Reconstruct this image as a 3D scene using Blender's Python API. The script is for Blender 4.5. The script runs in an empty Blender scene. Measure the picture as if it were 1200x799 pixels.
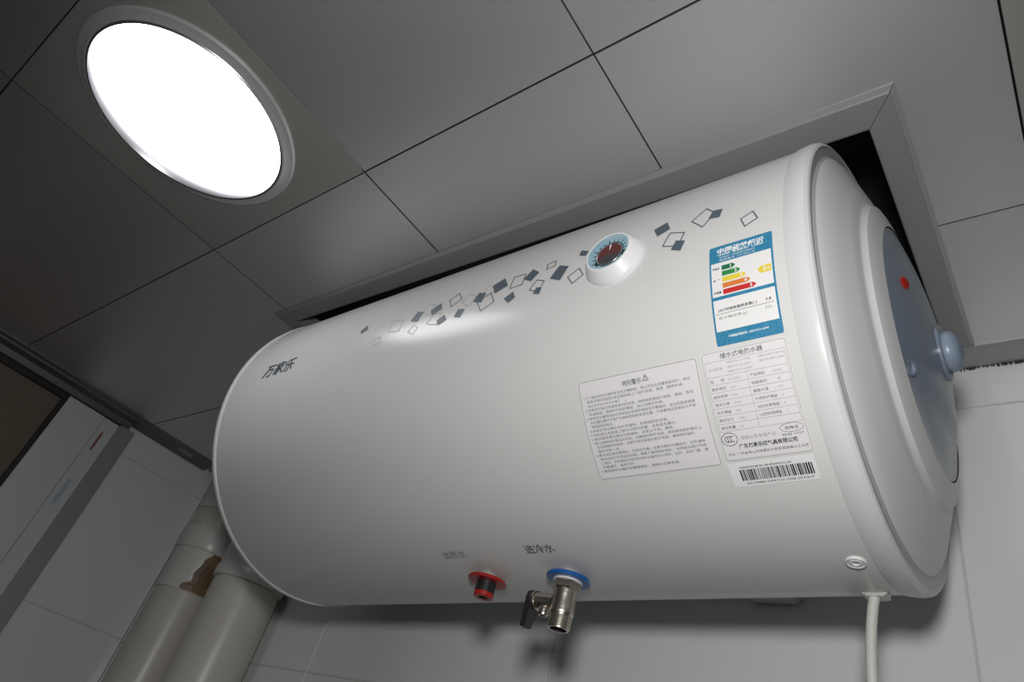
import bpy, bmesh, math, random
from mathutils import Vector, Matrix
random.seed(7)
PI = math.pi
scene = bpy.context.scene
COL = scene.collection
Z0 = 1.85                      # camera height above the floor; the ceiling hangs 0.55 m above it
CEIL = Z0 + 0.55

# ------------------------------------------------------------------ camera
cam_d = bpy.data.cameras.new('camera')
cam_d.sensor_width = 36.0
cam_d.lens = 23.88
cam_d.clip_start = 0.01
cam = bpy.data.objects.new('camera', cam_d)
right = Vector((0.78489166, 0.56653605, 0.25096213))
down = Vector((-0.19177104, 0.60723326, -0.77103283))
fwd = Vector((-0.58921045, 0.55704997, 0.58525753))
M = Matrix.Identity(4)
for i in range(3):
    M[i][0] = right[i]; M[i][1] = -down[i]; M[i][2] = -fwd[i]
M.translation = Vector((0, 0, Z0))
cam.matrix_world = M
COL.objects.link(cam)
scene.camera = cam

# ------------------------------------------------------------------ world, flash, exposure
world = bpy.data.worlds.new('world'); scene.world = world
world.use_nodes = True
world.node_tree.nodes['Background'].inputs[0].default_value = (0.6, 0.65, 0.7, 1)
world.node_tree.nodes['Background'].inputs[1].default_value = 0.05

fl = bpy.data.lights.new('camera_flash', 'SPOT')       # the flash in the camera's hot shoe
fl.energy = 10.3
fl.color = (1.0, 0.99, 0.972)
fl.shadow_soft_size = 0.032
fl.spot_size = math.radians(108)
fl.spot_blend = 0.5
flo = bpy.data.objects.new('camera_flash', fl)
flo.location = Vector((0, 0, Z0)) - down * 0.12
flo.rotation_euler = (fwd + right * 0.04 + down * 0.26).to_track_quat('-Z', 'Y').to_euler()
COL.objects.link(flo)

vs = scene.view_settings
vs.view_transform = 'Standard'
try: vs.look = 'None'
except Exception: pass
vs.exposure = 0.0
vs.gamma = 1.0
vs.use_curve_mapping = False

# ------------------------------------------------------------------ materials
def mat(name, col, rough=0.5, metal=0.0, spec=0.5, coat=0.0, coat_rough=0.1, emit=None, estr=0.0,
        noise=None, bump=None, trans=0.0, rnoise=None):
    m = bpy.data.materials.new(name); m.use_nodes = True
    nt = m.node_tree; b = nt.nodes['Principled BSDF']
    b.inputs['Base Color'].default_value = (*col, 1)
    b.inputs['Roughness'].default_value = rough
    b.inputs['Metallic'].default_value = metal
    b.inputs['Specular IOR Level'].default_value = spec
    b.inputs['Coat Weight'].default_value = coat
    b.inputs['Coat Roughness'].default_value = coat_rough
    if trans: b.inputs['Transmission Weight'].default_value = trans
    if emit:
        b.inputs['Emission Color'].default_value = (*emit, 1)
        b.inputs['Emission Strength'].default_value = estr
    if noise or bump or rnoise:
        tc = nt.nodes.new('ShaderNodeTexCoord')
    if noise:                                            # (scale, amount, second colour)
        sc_, amt, c2 = noise
        n = nt.nodes.new('ShaderNodeTexNoise'); n.inputs['Scale'].default_value = sc_
        n.inputs['Detail'].default_value = 5
        nt.links.new(tc.outputs['Object'], n.inputs['Vector'])
        r = nt.nodes.new('ShaderNodeValToRGB')
        r.color_ramp.elements[0].position = 0.42; r.color_ramp.elements[0].color = (*col, 1)
        r.color_ramp.elements[1].position = 0.72
        r.color_ramp.elements[1].color = (*[a + (c - a) * amt for a, c in zip(col, c2)], 1)
        nt.links.new(n.outputs['Fac'], r.inputs['Fac'])
        nt.links.new(r.outputs['Color'], b.inputs['Base Color'])
    if bump:                                             # (scale, strength)
        n2 = nt.nodes.new('ShaderNodeTexNoise'); n2.inputs['Scale'].default_value = bump[0]
        n2.inputs['Detail'].default_value = 3
        nt.links.new(tc.outputs['Object'], n2.inputs['Vector'])
        bp = nt.nodes.new('ShaderNodeBump'); bp.inputs['Strength'].default_value = bump[1]
        bp.inputs['Distance'].default_value = 0.001
        nt.links.new(n2.outputs['Fac'], bp.inputs['Height'])
        nt.links.new(bp.outputs['Normal'], b.inputs['Normal'])
    if rnoise:                                           # (scale, rough_min, rough_max)
        n3 = nt.nodes.new('ShaderNodeTexNoise'); n3.inputs['Scale'].default_value = rnoise[0]
        n3.inputs['Detail'].default_value = 4
        nt.links.new(tc.outputs['Object'], n3.inputs['Vector'])
        mr = nt.nodes.new('ShaderNodeMapRange')
        mr.inputs['From Min'].default_value = 0.3; mr.inputs['From Max'].default_value = 0.7
        mr.inputs['To Min'].default_value = rnoise[1]; mr.inputs['To Max'].default_value = rnoise[2]
        nt.links.new(n3.outputs['Fac'], mr.inputs['Value'])
        nt.links.new(mr.outputs['Result'], b.inputs['Roughness'])
    return m

def srgb(r, g, b):
    f = lambda c: (c / 255 / 12.92) if c / 255 <= 0.04045 else ((c / 255 + 0.055) / 1.055) ** 2.4
    return (f(r), f(g), f(b))

MT = {}
MT['enamel'] = mat('white_enamel', (0.675, 0.672, 0.666), 0.235, spec=0.42, noise=(3.0, 0.05, (0.6, 0.6, 0.59)))
MT['cap'] = mat('white_cap_plastic', (0.66, 0.66, 0.66), 0.28, spec=0.45, noise=(60, 0.05, (0.6, 0.6, 0.6)))
MT['cap_bevel'] = mat('grey_cap_bevel', (0.38, 0.38, 0.39), 0.3)
MT['panel_blue'] = mat('blue_grey_panel', (0.18, 0.22, 0.285), 0.24, spec=0.5)
MT['knob_blue'] = mat('pale_blue_knob', (0.24, 0.295, 0.38), 0.35)
MT['red_lens'] = mat('red_lens', (0.30, 0.014, 0.010), 0.2, coat=0.3)
MT['label'] = mat('label_film', (0.74, 0.725, 0.73), 0.35)
MT['label_white'] = mat('label_white', (0.80, 0.79, 0.79), 0.35)
MT['ink_grey'] = mat('grey_ink', (0.13, 0.13, 0.14), 0.6)
MT['ink_light'] = mat('light_grey_ink', (0.30, 0.30, 0.31), 0.6)
MT['ink_black'] = mat('black_ink', (0.025, 0.025, 0.028), 0.6)
MT['ink_white'] = mat('white_ink', (0.82, 0.84, 0.85), 0.5)
MT['logo'] = mat('slate_ink', (0.05, 0.075, 0.10), 0.5)
MT['square'] = mat('slate_blue_print', (0.085, 0.115, 0.145), 0.45, noise=(900, 0.35, (0.14, 0.17, 0.2)))
MT['square_line'] = mat('slate_line_print', (0.12, 0.135, 0.15), 0.5)
MT['square_thin'] = mat('silver_line_print', (0.36, 0.36, 0.36), 0.45)
MT['el_blue'] = mat('energy_blue', (0.022, 0.20, 0.36), 0.4, noise=(700, 0.5, (0.10, 0.33, 0.46)))
MT['el1'] = mat('energy_dark_green', (0.02, 0.16, 0.07), 0.45)
MT['el2'] = mat('energy_green', (0.03, 0.25, 0.06), 0.45)
MT['el3'] = mat('energy_yellow', (0.78, 0.60, 0.06), 0.45)
MT['el4'] = mat('energy_orange', (0.70, 0.20, 0.045), 0.45)
MT['el5'] = mat('energy_red', (0.56, 0.025, 0.025), 0.45)
MT['gauge_white'] = mat('gauge_housing_plastic', (0.80, 0.80, 0.82), 0.35)
MT['dial_blue'] = mat('dial_blue', (0.30, 0.50, 0.60), 0.3, coat=0.6, coat_rough=0.03, noise=(90, 0.5, (0.55, 0.62, 0.66)))
MT['dial_dark'] = mat('dial_dark', (0.018, 0.05, 0.07), 0.4)
MT['dial_black'] = mat('dial_black', (0.04, 0.04, 0.045), 0.4, noise=(900, 0.8, (0.12, 0.11, 0.11)))
MT['dial_red'] = mat('dial_red', (0.15, 0.028, 0.028), 0.45, noise=(900, 0.9, (0.05, 0.05, 0.05)))
MT['silver'] = mat('silver_metal', (0.6, 0.62, 0.64), 0.3, metal=0.8)
MT['nickel'] = mat('nickel_plated_brass', (0.62, 0.57, 0.49), 0.30, metal=1.0, bump=(160, 0.25))
MT['black_hole'] = mat('dark_bore', (0.01, 0.009, 0.008), 0.7)
MT['black_plastic'] = mat('black_plastic', (0.022, 0.022, 0.024), 0.4)
MT['red_plastic'] = mat('red_plastic', (0.36, 0.018, 0.015), 0.35)
MT['blue_plastic'] = mat('blue_plastic', (0.008, 0.105, 0.36), 0.3)
MT['stub_grey'] = mat('grey_steel_stub', (0.33, 0.33, 0.33), 0.4)
MT['cord'] = mat('cream_cable_sheath', (0.56, 0.555, 0.52), 0.45)
MT['cover'] = mat('white_screw_cover', (0.74, 0.74, 0.74), 0.35)
MT['ceil'] = mat('grey_ceiling_panel', (0.66, 0.66, 0.67), 0.42, spec=0.5, metal=0.85,
                 noise=(2.2, 0.08, (0.72, 0.72, 0.72)), rnoise=(1.6, 0.45, 0.53))
MT['flange'] = mat('panel_joint_shade', (0.05, 0.05, 0.05), 0.7)  # shade in the panel joints, painted as near-black on the side faces
MT['appliance'] = mat('taupe_appliance_panel', (0.25, 0.247, 0.235), 0.38, spec=0.5)
MT['trim'] = mat('grey_aluminium_trim', (0.26, 0.265, 0.262), 0.34, metal=0.25)
MT['trim_lip'] = mat('light_aluminium_lip', (0.34, 0.34, 0.345), 0.3, metal=0.3)
MT['trim_dark'] = mat('dark_aluminium_trim', (0.16, 0.16, 0.155), 0.4, metal=0.3)
MT['chrome'] = mat('brushed_chrome', (0.50, 0.51, 0.53), 0.34, metal=1.0)
MT['bezel'] = mat('grey_bezel', (0.62, 0.62, 0.625), 0.34, metal=0.5)
MT['diffuser'] = mat('lamp_diffuser', (0.9, 0.9, 0.9), 0.4, emit=(0.965, 0.975, 1.0), estr=7.4)
MT['emboss'] = mat('faded_print', (0.30, 0.28, 0.26), 0.5)
MT['tile'] = mat('white_glazed_tile', (0.78, 0.80, 0.80), 0.20, spec=0.5, noise=(1.7, 0.10, (0.62, 0.66, 0.68)), bump=(9, 0.05))
MT['grout'] = mat('grout', (0.58, 0.57, 0.55), 0.85)
MT['caulk'] = mat('mouldy_caulk', (0.035, 0.028, 0.024), 0.8, noise=(160, 0.6, (0.2, 0.17, 0.14)))
MT['plaster'] = mat('raw_plaster', (0.30, 0.30, 0.29), 0.9)
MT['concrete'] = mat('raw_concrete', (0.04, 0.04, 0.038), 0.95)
MT['floor'] = mat('floor_tile', (0.34, 0.33, 0.32), 0.4)
MT['pvc'] = mat('cream_pvc', (0.56, 0.535, 0.485), 0.33, noise=(7, 0.15, (0.45, 0.42, 0.36)))
MT['pvc_white'] = mat('white_pvc_fitting', (0.60, 0.595, 0.57), 0.32, noise=(14, 0.15, (0.5, 0.48, 0.44)))
MT['stain'] = mat('brown_glue_stain', (0.20, 0.135, 0.075), 0.45, noise=(30, 0.8, (0.09, 0.055, 0.03)))
MT['frame_white'] = mat('white_aluminium_frame', (0.62, 0.64, 0.665), 0.35)
MT['frame_grey'] = mat('grey_aluminium_jamb', (0.40, 0.41, 0.42), 0.3, metal=0.3)
MT['gasket'] = mat('black_rubber_gasket', (0.012, 0.012, 0.012), 0.5)
MT['glass_brown'] = mat('brown_pane', (0.19, 0.145, 0.115), 0.12, spec=0.5)
MT['tape_red'] = mat('red_tape', (0.30, 0.085, 0.06), 0.5)
MT['tape_blue'] = mat('blue_tape', (0.45, 0.49, 0.55), 0.5)

# ------------------------------------------------------------------ mesh helpers
class MB:
    def __init__(self): self.v = []; self.f = []; self.m = []
    def add(self, vs, fs, mi=0):
        o = len(self.v); self.v += [tuple(p) for p in vs]
        for f in fs: self.f.append([i + o for i in f]); self.m.append(mi)
    def box(self, x0, x1, y0, y1, z0, z1, mi=0):
        self.add([(x0,y0,z0),(x1,y0,z0),(x1,y1,z0),(x0,y1,z0),(x0,y0,z1),(x1,y0,z1),(x1,y1,z1),(x0,y1,z1)],
                 [(0,3,2,1),(4,5,6,7),(0,1,5,4),(1,2,6,5),(2,3,7,6),(3,0,4,7)], mi)
    def revolve(self, prof, axis, origin=(0,0,0), n=48, mi=0, cap0=False, cap1=False, mats=None):
        """prof: list of (a, r); a runs along axis 'x' or 'z'."""
        vs = []
        for a, r in prof:
            for k in range(n):
                t = 2 * PI * k / n
                c, s = math.cos(t) * r, math.sin(t) * r
                p = (a, c, s) if axis == 'x' else (c, s, a)
                vs.append((p[0] + origin[0], p[1] + origin[1], p[2] + origin[2]))
        o = len(self.v); self.v += vs
        for i in range(len(prof) - 1):
            for k in range(n):
                k2 = (k + 1) % n
                self.f.append([o + i*n + k, o + i*n + k2, o + (i+1)*n + k2, o + (i+1)*n + k])
                self.m.append(mats[i] if mats else mi)
        if cap0: self.f.append([o + k for k in range(n)][::-1]); self.m.append(mats[0] if mats else mi)
        if cap1: self.f.append([o + (len(prof)-1)*n + k for k in range(n)]); self.m.append(mats[-1] if mats else mi)
    def tube(self, pts, r, n=14, mi=0):
        pts = [Vector(p) for p in pts]
        rings = []
        for i, p in enumerate(pts):
            t = (pts[min(i+1, len(pts)-1)] - pts[max(i-1, 0)]).normalized()
            a = t.cross(Vector((0.31, 0.85, 0.1))).normalized(); b = t.cross(a)
            rings.append([p + a*math.cos(2*PI*k/n)*r + b*math.sin(2*PI*k/n)*r for k in range(n)])
        o = len(self.v)
        for rg in rings: self.v += [tuple(q) for q in rg]
        for i in range(len(rings)-1):
            for k in range(n):
                k2 = (k+1) % n
                self.f.append([o+i*n+k, o+i*n+k2, o+(i+1)*n+k2, o+(i+1)*n+k]); self.m.append(mi)
        self.f.append([o+k for k in range(n)][::-1]); self.m.append(mi)
        self.f.append([o+(len(rings)-1)*n+k for k in range(n)]); self.m.append(mi)
    def prism(self, poly, z0, z1, mi=0, chamfer=0.0, side=None):
        """extrude a counter-clockwise xy polygon; the lower edge can be chamfered"""
        n = len(poly)
        def inset(d):
            out = []
            for i in range(n):
                p0, p1, p2 = Vector(poly[i-1]), Vector(poly[i]), Vector(poly[(i+1) % n])
                e1 = (p1-p0).normalized(); e2 = (p2-p1).normalized()
                n1 = Vector((-e1.y, e1.x)); n2 = Vector((-e2.y, e2.x))
                k = (n1+n2); k = k / max(1e-6, k.dot(n1))
                out.append(p1 + k*d)
            return out
        low = inset(chamfer) if chamfer else [Vector(p) for p in poly]
        vs = [(p.x, p.y, z0) for p in low]
        vs += [(p[0], p[1], z0 + chamfer) for p in poly] + [(p[0], p[1], z1) for p in poly]
        fs = [list(range(n))[::-1], [2*n + i for i in range(n)]]
        for i in range(n):
            j = (i+1) % n
            fs.append([i, j, n+j, n+i]); fs.append([n+i, n+j, 2*n+j, 2*n+i])
        self.add(vs, fs, mi)
        if side is not None:
            for q in range(len(self.m) - 2*n, len(self.m)): self.m[q] = side
    def obj(self, name, mats, parent=None, smooth=False, angle=35):
        me = bpy.data.meshes.new(name)
        me.from_pydata(self.v, [], self.f)
        for m in (mats if isinstance(mats, (list, tuple)) else [mats]): me.materials.append(MT[m])
        me.polygons.foreach_set('material_index', self.m)
        bm = bmesh.new(); bm.from_mesh(me)
        if smooth: bmesh.ops.remove_doubles(bm, verts=bm.verts, dist=1e-6)
        bmesh.ops.recalc_face_normals(bm, faces=bm.faces) if smooth else None
        bm.to_mesh(me); bm.free()
        if smooth:
            me.shade_smooth(); me.set_sharp_from_angle(angle=math.radians(angle))
        o = bpy.data.objects.new(name, me); COL.objects.link(o)
        if parent: o.parent = parent
        return o

def tag(o, label=None, cat=None, group=None, kind=None):
    if label: o['label'] = label
    if cat: o['category'] = cat
    if group: o['group'] = group
    if kind: o['kind'] = kind
    return o
def empty(name, loc=(0,0,0)):
    o = bpy.data.objects.new(name, None); o.location = loc; o.empty_display_size = 0.05
    COL.objects.link(o); return o

# ------------------------------------------------------------------ the room shell
XL, XR, YB, YF = -1.635, 0.95, 0.726, -1.05
def wall(name, label, m, box):
    b = MB(); b.box(*box); return tag(b.obj(name, m), label, 'wall', kind='structure')
TOP = CEIL + 0.28
b = MB(); b.box(XL-.1, XR+.1, YF-.1, YB+.1, -0.06, 0.0)
tag(b.obj('floor', 'floor'), 'dull tiled bathroom floor below the camera', 'floor', kind='structure')
b = MB(); b.box(XL-.1, XR+.1, YF-.1, YB+.1, TOP, TOP+.06)
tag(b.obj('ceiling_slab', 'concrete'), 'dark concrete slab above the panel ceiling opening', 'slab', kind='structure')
wall('wall_front', 'plain pale wall behind the camera', 'tile', (XL-.1, XR+.1, YF-.08, YF, 0, TOP))
wall('wall_right', 'plain pale wall right of the camera', 'tile', (XR, XR+.08, YF, YB, 0, TOP))

def tiled_wall(name, label, axis, plane, ulist, zlist, ubounds):
    """a grout slab with glazed tiles standing 2 mm proud of it"""
    bb = MB()
    if axis == 'y':
        bb.box(ubounds[0], ubounds[1], plane + .0014, plane + .08, 0, CEIL - .002, 0)
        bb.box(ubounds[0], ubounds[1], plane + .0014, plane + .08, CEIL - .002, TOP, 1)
    else:
        bb.box(plane - .08, plane - .0014, ubounds[0], ubounds[1], 0, CEIL - .002, 0)
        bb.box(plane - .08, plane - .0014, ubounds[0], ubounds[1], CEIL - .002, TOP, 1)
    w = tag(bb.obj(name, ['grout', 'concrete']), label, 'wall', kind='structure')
    g = 0.0007; cache = {}
    for i in range(len(ulist)-1):
        for j in range(len(zlist)-1):
            du = ulist[i+1]-ulist[i]-2*g; dz = zlist[j+1]-zlist[j]-2*g
            key = (round(du, 4), round(dz, 4))
            if key not in cache:
                t = MB(); c = .0008; h = .0014
                hu, hz = du/2, dz/2
                ring = lambda a, d: [(-hu+a, d, -hz+a), (hu-a, d, -hz+a), (hu-a, d, hz-a), (-hu+a, d, hz-a)]
                t.add(ring(0, 0) + ring(0, -h+.0008) + ring(c, -h),
                      [(8,9,10,11)] + [(k, (k+1) % 4, 4+(k+1) % 4, 4+k) for k in range(4)]
                      + [(4+k, 4+(k+1) % 4, 8+(k+1) % 4, 8+k) for k in range(4)])
                o = t.obj('wall_tile', 'tile', w); cache[key] = o.data
            else:
                o = bpy.data.objects.new('wall_tile', cache[key]); COL.objects.link(o); o.parent = w
            uc = (ulist[i]+ulist[i+1])/2; zc = (zlist[j]+zlist[j+1])/2
            if axis == 'y': o.location = (uc, plane + .0014, zc)
            else: o.location = (plane - .0014, uc, zc); o.rotation_euler = (0, 0, PI/2)
    return w

zb = [Z0 + .142 + k*.352 for k in range(-5, 2)] + [CEIL - .003]
tiled_wall('wall_back', 'white glazed tile wall behind the water heater', 'y', YB,
           [XL, -1.433, -.98, -.527, -.084, .362, .80, XR], [0] + zb, (XL - .1, XR + .1))
zl = [Z0 + .148 + k*.329 for k in range(-5, 2)] + [CEIL - .003]
tiled_wall('wall_left', 'white glazed tile wall behind the drain pipes', 'x', XL,
           [YF, -.84, -.39, .06, .503, YB], [0] + zl, (YF - .1, YB))

# ------------------------------------------------------------------ panel ceiling
ceiling = tag(empty('ceiling', (0, 0, CEIL)), 'grey metal panel ceiling with an opening cut for the heater', 'ceiling', kind='structure')
G = 0.0005
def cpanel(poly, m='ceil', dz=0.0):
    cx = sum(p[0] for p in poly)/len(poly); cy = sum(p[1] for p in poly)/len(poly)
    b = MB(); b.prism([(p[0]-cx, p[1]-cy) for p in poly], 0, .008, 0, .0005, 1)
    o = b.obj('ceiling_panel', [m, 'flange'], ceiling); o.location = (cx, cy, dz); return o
def rect(x0, x1, y0, y1): return [(x0+G, y0+G), (x1-G, y0+G), (x1-G, y1-G), (x0+G, y1-G)]
XS = [-1.63, -.8624, -.5423, -.242, .033, .333, .633, .95]
YS = [-1.05, -.66, -.368, -.0737, .2156]
OX0, OX1, OY = -.868, -.058, .364          # the cut opening, hidden under the frame strips
for j in range(len(YS)-1):
    for i in range(len(XS)-1):
        if j == 3 and i == 1: continue          # the lamp's own panel sits here
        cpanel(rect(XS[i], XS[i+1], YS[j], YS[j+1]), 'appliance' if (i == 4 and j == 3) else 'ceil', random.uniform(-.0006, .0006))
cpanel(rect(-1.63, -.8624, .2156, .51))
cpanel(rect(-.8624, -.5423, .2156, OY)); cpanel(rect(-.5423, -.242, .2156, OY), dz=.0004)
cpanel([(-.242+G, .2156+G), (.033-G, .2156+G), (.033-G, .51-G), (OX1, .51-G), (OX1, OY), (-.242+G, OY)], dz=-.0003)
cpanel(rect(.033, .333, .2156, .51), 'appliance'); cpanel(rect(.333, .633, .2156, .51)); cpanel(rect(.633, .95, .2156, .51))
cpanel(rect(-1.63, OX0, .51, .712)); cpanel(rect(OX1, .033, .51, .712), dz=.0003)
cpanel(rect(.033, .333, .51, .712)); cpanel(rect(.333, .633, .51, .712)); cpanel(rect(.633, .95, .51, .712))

# frame strips around the opening (mitred aluminium angle)
trim1 = tag(empty('trim_1', (-.46, .36, CEIL)), 'grey aluminium frame strip around the ceiling opening over the heater', 'trim', kind='structure')
def strip(path_out, path_in, name='frame_strip'):
    """path_*: two xy points; profile: lip at the outer edge, flat face, flange turned up inside"""
    b = MB()
    o0, o1 = Vector(path_out[0]), Vector(path_out[1]); i0, i1 = Vector(path_in[0]), Vector(path_in[1])
    prof = [(0.0, .0005), (0.0, -.0016), (.14, -.0030), (.17, -.0042), (.95, -.0046), (1.0, -.0040), (1.0, .022), (.93, .022), (.93, .0005)]
    def row(a, c): return [(*(a + (c-a)*t), z) for t, z in prof]
    n = len(prof)
    vs = row(o0, i0) + row(o1, i1)
    off = Vector((-.46, .36, 0))
    vs = [(x - off.x, y - off.y, z) for x, y, z in vs]
    fs = [(k, (k+1) % n, n + (k+1) % n, n + k) for k in range(n)] + [list(range(n))[::-1], list(range(n, 2*n))]
    b.add(vs, fs, 0)
    for q in (1, 2): b.m[q] = 1
    bm_o = b.obj(name, ['trim', 'trim_lip'], trim1)
    me = bm_o.data; bm = bmesh.new(); bm.from_mesh(me); bmesh.ops.recalc_face_normals(bm, faces=bm.faces); bm.to_mesh(me); bm.free()
    return bm_o
FO = dict(x0=-.889, x1=-.0405, y0=.347); FI = dict(x0=-.858, x1=-.0665, y0=.3735)
e = .0004
strip([(FO['x0'], FO['y0']), (FO['x1']-e, FO['y0'])], [(FI['x0'], FI['y0']-.001), (FI['x1']-e, FI['y0']+.0065)])
strip([(FO['x1'], FO['y0']+e), (FO['x1'], .6885)], [(FI['x1'], FI['y0']+.0065+e), (FI['x1'], .6885)])
strip([(FO['x0'], .700), (FO['x0'], FO['y0']+e)], [(FI['x0'], .700), (FI['x0'], FI['y0']-.001+e)])

# wall angle along the back wall, with grubby sealant under it
trim2 = tag(empty('trim_2', (0, YB, CEIL)), 'pale wall angle between panel ceiling and back wall, right of the heater', 'trim', kind='structure')
def angle_strip(x0, x1):
    b = MB()
    prof = [(-.036, .0006), (-.036, -.0035), (-.030, -.0045), (-.002, -.0055), (-.002, -.0005), (-.002, .0006)]
    n = len(prof)
    vs = [(x0, y, z) for y, z in prof] + [(x1, y, z) for y, z in prof]
    b.add(vs, [(k, (k+1) % n, n+(k+1) % n, n+k) for k in range(n)] + [list(range(n))[::-1], list(range(n, 2*n))])
    b.obj('wall_angle', 'trim_lip', trim2)
angle_strip(-.110, .949); angle_strip(-1.63, -.892)
b = MB(); x = -.10
while x < .25:
    w = random.uniform(.0007, .0026); h = random.uniform(.0004, .0024); d = random.uniform(.0008, .002)
    b.box(x, x+w, -.0012-d, .0016, -.0056-h, -.0045)
    x += w + (random.uniform(.0005, .003) if random.random() < .35 else 0)
b.obj('sealant', 'caulk', trim2)['kind'] = 'stuff'

# left wall: heavy trim over the window, narrow trim further on
trim3 = tag(empty('trim_3', (XL, 0, CEIL)), 'dark grey ceiling edge trim above the brown window pane', 'trim', kind='structure')
def ystrip(prof, y0, y1, m, name):
    b = MB(); n = len(prof)
    vs = [(x, y0, z) for x, z in prof] + [(x, y1, z) for x, z in prof]
    b.add(vs, [(k, (k+1) % n, n+(k+1) % n, n+k) for k in range(n)] + [list(range(n))[::-1], list(range(n, 2*n))])
    o = b.obj(name, m, trim3); me = o.data
    bm = bmesh.new(); bm.from_mesh(me); bmesh.ops.recalc_face_normals(bm, faces=bm.faces); bm.to_mesh(me); bm.free()
ystrip([(.062, .001), (.062, -.004), (.054, -.006), (.052, -.004), (.046, -.004), (.044, -.008), (.020, -.011), (.018, -.024), (.002, -.027), (.002, .001)], YF, .484, 'trim_dark', 'edge_strip')
ystrip([(.058, .0013), (.058, -.0008), (.030, -.003), (.003, -.012), (.003, .0013)], .486, .690, 'trim_dark', 'edge_strip')
ystrip([(.030, -.0032), (.022, -.0060), (.004, -.0085), (.004, -.0032)], .600, .640, 'trim_lip', 'loose_strip_end')

# window with brown pane in the left wall
win = tag(empty('window_1', (XL, .2, Z0)), 'white framed window with dark brown pane beside the drain pipes', 'window', kind='structure')
def wpart(name, m, *boxes):
    b = MB()
    for x0, x1, y0, y1, z0, z1 in boxes: b.box(x0, x1, y0*.979-.2, y1*.979-.2, z0*.979, z1*.979)
    return b.obj(name, m, win)
zt, zbm = .532, -.75
wpart('window_frame', 'frame_white', (.001, .020, .352, .436, zbm, zt), (.001, .020, -.62, -.53, zbm, zt), (.001, .020, -.53, .352, zbm-.09, zbm))
wpart('gasket', 'gasket', (.001, .022, .342, .352, zbm, zt-.001), (.001, .022, -.53, .342, zt-.012, zt-.001), (.001, .022, -.53, -.52, zbm, zt-.012), (.001, .022, -.52, .342, zbm, zbm+.01))
wpart('pane', 'glass_brown', (.001, .012, -.52, .342, zbm+.01, zt-.012))
wpart('jamb_channel', 'frame_white', (.001, .014, .4385, .474, zbm-.09, zt+.001))
wpart('jamb_strip', 'frame_grey', (.001, .026, .4745, .508, zbm-.09, zt+.001))
wpart('red_tape_mark', 'tape_red', (.0141, .0146, .450, .4545, .458, .502))
wpart('blue_tape_mark', 'tape_blue', (.0141, .0146, .449, .459, .330, .385))

# ------------------------------------------------------------------ ceiling lamp
lamp = tag(empty('ceiling_lamp', (-.687, .067, CEIL)), 'lit round recessed lamp in a dark taupe square ceiling panel', 'lamp')
b = MB()
hx0, hx1, hy0, hy1 = -.8624+G+.687, -.5423-G+.687, -.0737+G-.067, .2156-G-.067
N = 64; ro = .122
sq = []
for k in range(N):
    t = 2*PI*k/N; c, s = math.cos(t), math.sin(t)
    q = min((hx1 if c > 0 else hx0)/c if abs(c) > 1e-6 else 9, (hy1 if s > 0 else hy0)/s if abs(s) > 1e-6 else 9)
    sq.append((c*q, s*q))
cor = [(hx1, hy1), (hx0, hy1), (hx0, hy0), (hx1, hy0)]
vs = [(ro*math.cos(2*PI*k/N), ro*math.sin(2*PI*k/N), 0) for k in range(N)] + [(p[0], p[1], 0) for p in sq] + [(p[0], p[1], .006) for p in sq]
fs = []
for k in range(N):
    k2 = (k+1) % N
    fs.append((k, k2, N+k2, N+k)); fs.append((N+k, N+k2, 2*N+k2, 2*N+k))
b.add(vs, fs)
for cx, cy in cor:      # square off the corners
    ks = sorted(range(N), key=lambda k: (sq[k][0]-cx)**2 + (sq[k][1]-cy)**2)[:2]
    onx = [k for k in ks]
    p, q = sq[onx[0]], sq[onx[1]]
    b.add([(p[0], p[1], 0), (cx, cy, 0), (q[0], q[1], 0)], [(0, 1, 2)])
b.obj('lamp_panel', 'appliance', lamp)
b = MB(); b.revolve([(.001, .1255), (-.0016, .1255), (-.0030, .1235), (-.0036, .1195), (-.0060, .1140), (-.0056, .1132)], 'z', n=96)
b.obj('bezel_ring', 'bezel', lamp, True, 25)
b = MB(); b.revolve([(-.0056, .1132), (-.0068, .1122), (-.0064, .1104), (.0000, .1064), (.0110, .1046)], 'z', n=96)
b.obj('chrome_ring', 'chrome', lamp, True, 30)
b = MB(); pr = [(.0095 - .003*(1-(r/.1048)**2), r) for r in (.1048, .10, .085, .065, .04, .015, .0005)]
b.revolve(pr, 'z', n=96)
b.obj('diffuser', 'diffuser', lamp, True)

# ------------------------------------------------------------------ text helper (built-in font only)
_txt = bpy.data.curves.new('text_tmp', 'FONT'); _txt.resolution_u = 1
_txo = bpy.data.objects.new('text_tmp', _txt); COL.objects.link(_txo)
def text2d(body, size=1.0, width=None, align='L', bold=0.0, shear=0.0, sx=1.0):
    """outline of a line of text as (points, faces); x from the line start, y from the baseline"""
    _txt.body = body; _txt.size = 1.0; _txt.offset = bold; _txt.shear = shear
    bpy.context.view_layer.update()
    me = _txo.to_mesh()
    pts = [(v.co.x, v.co.y) for v in me.vertices]; fs = [tuple(p.vertices) for p in me.polygons]
    _txo.to_mesh_clear()
    if not pts: return [], []
    x0 = min(p[0] for p in pts); x1 = max(p[0] for p in pts)
    kx = size*sx
    if width: kx = width/(x1-x0)
    ky = size
    o = {'L': 0, 'C': (x1-x0)/2, 'R': (x1-x0)}[align]
    return [((p[0]-x0-o)*kx, p[1]*ky) for p in pts], fs

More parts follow.
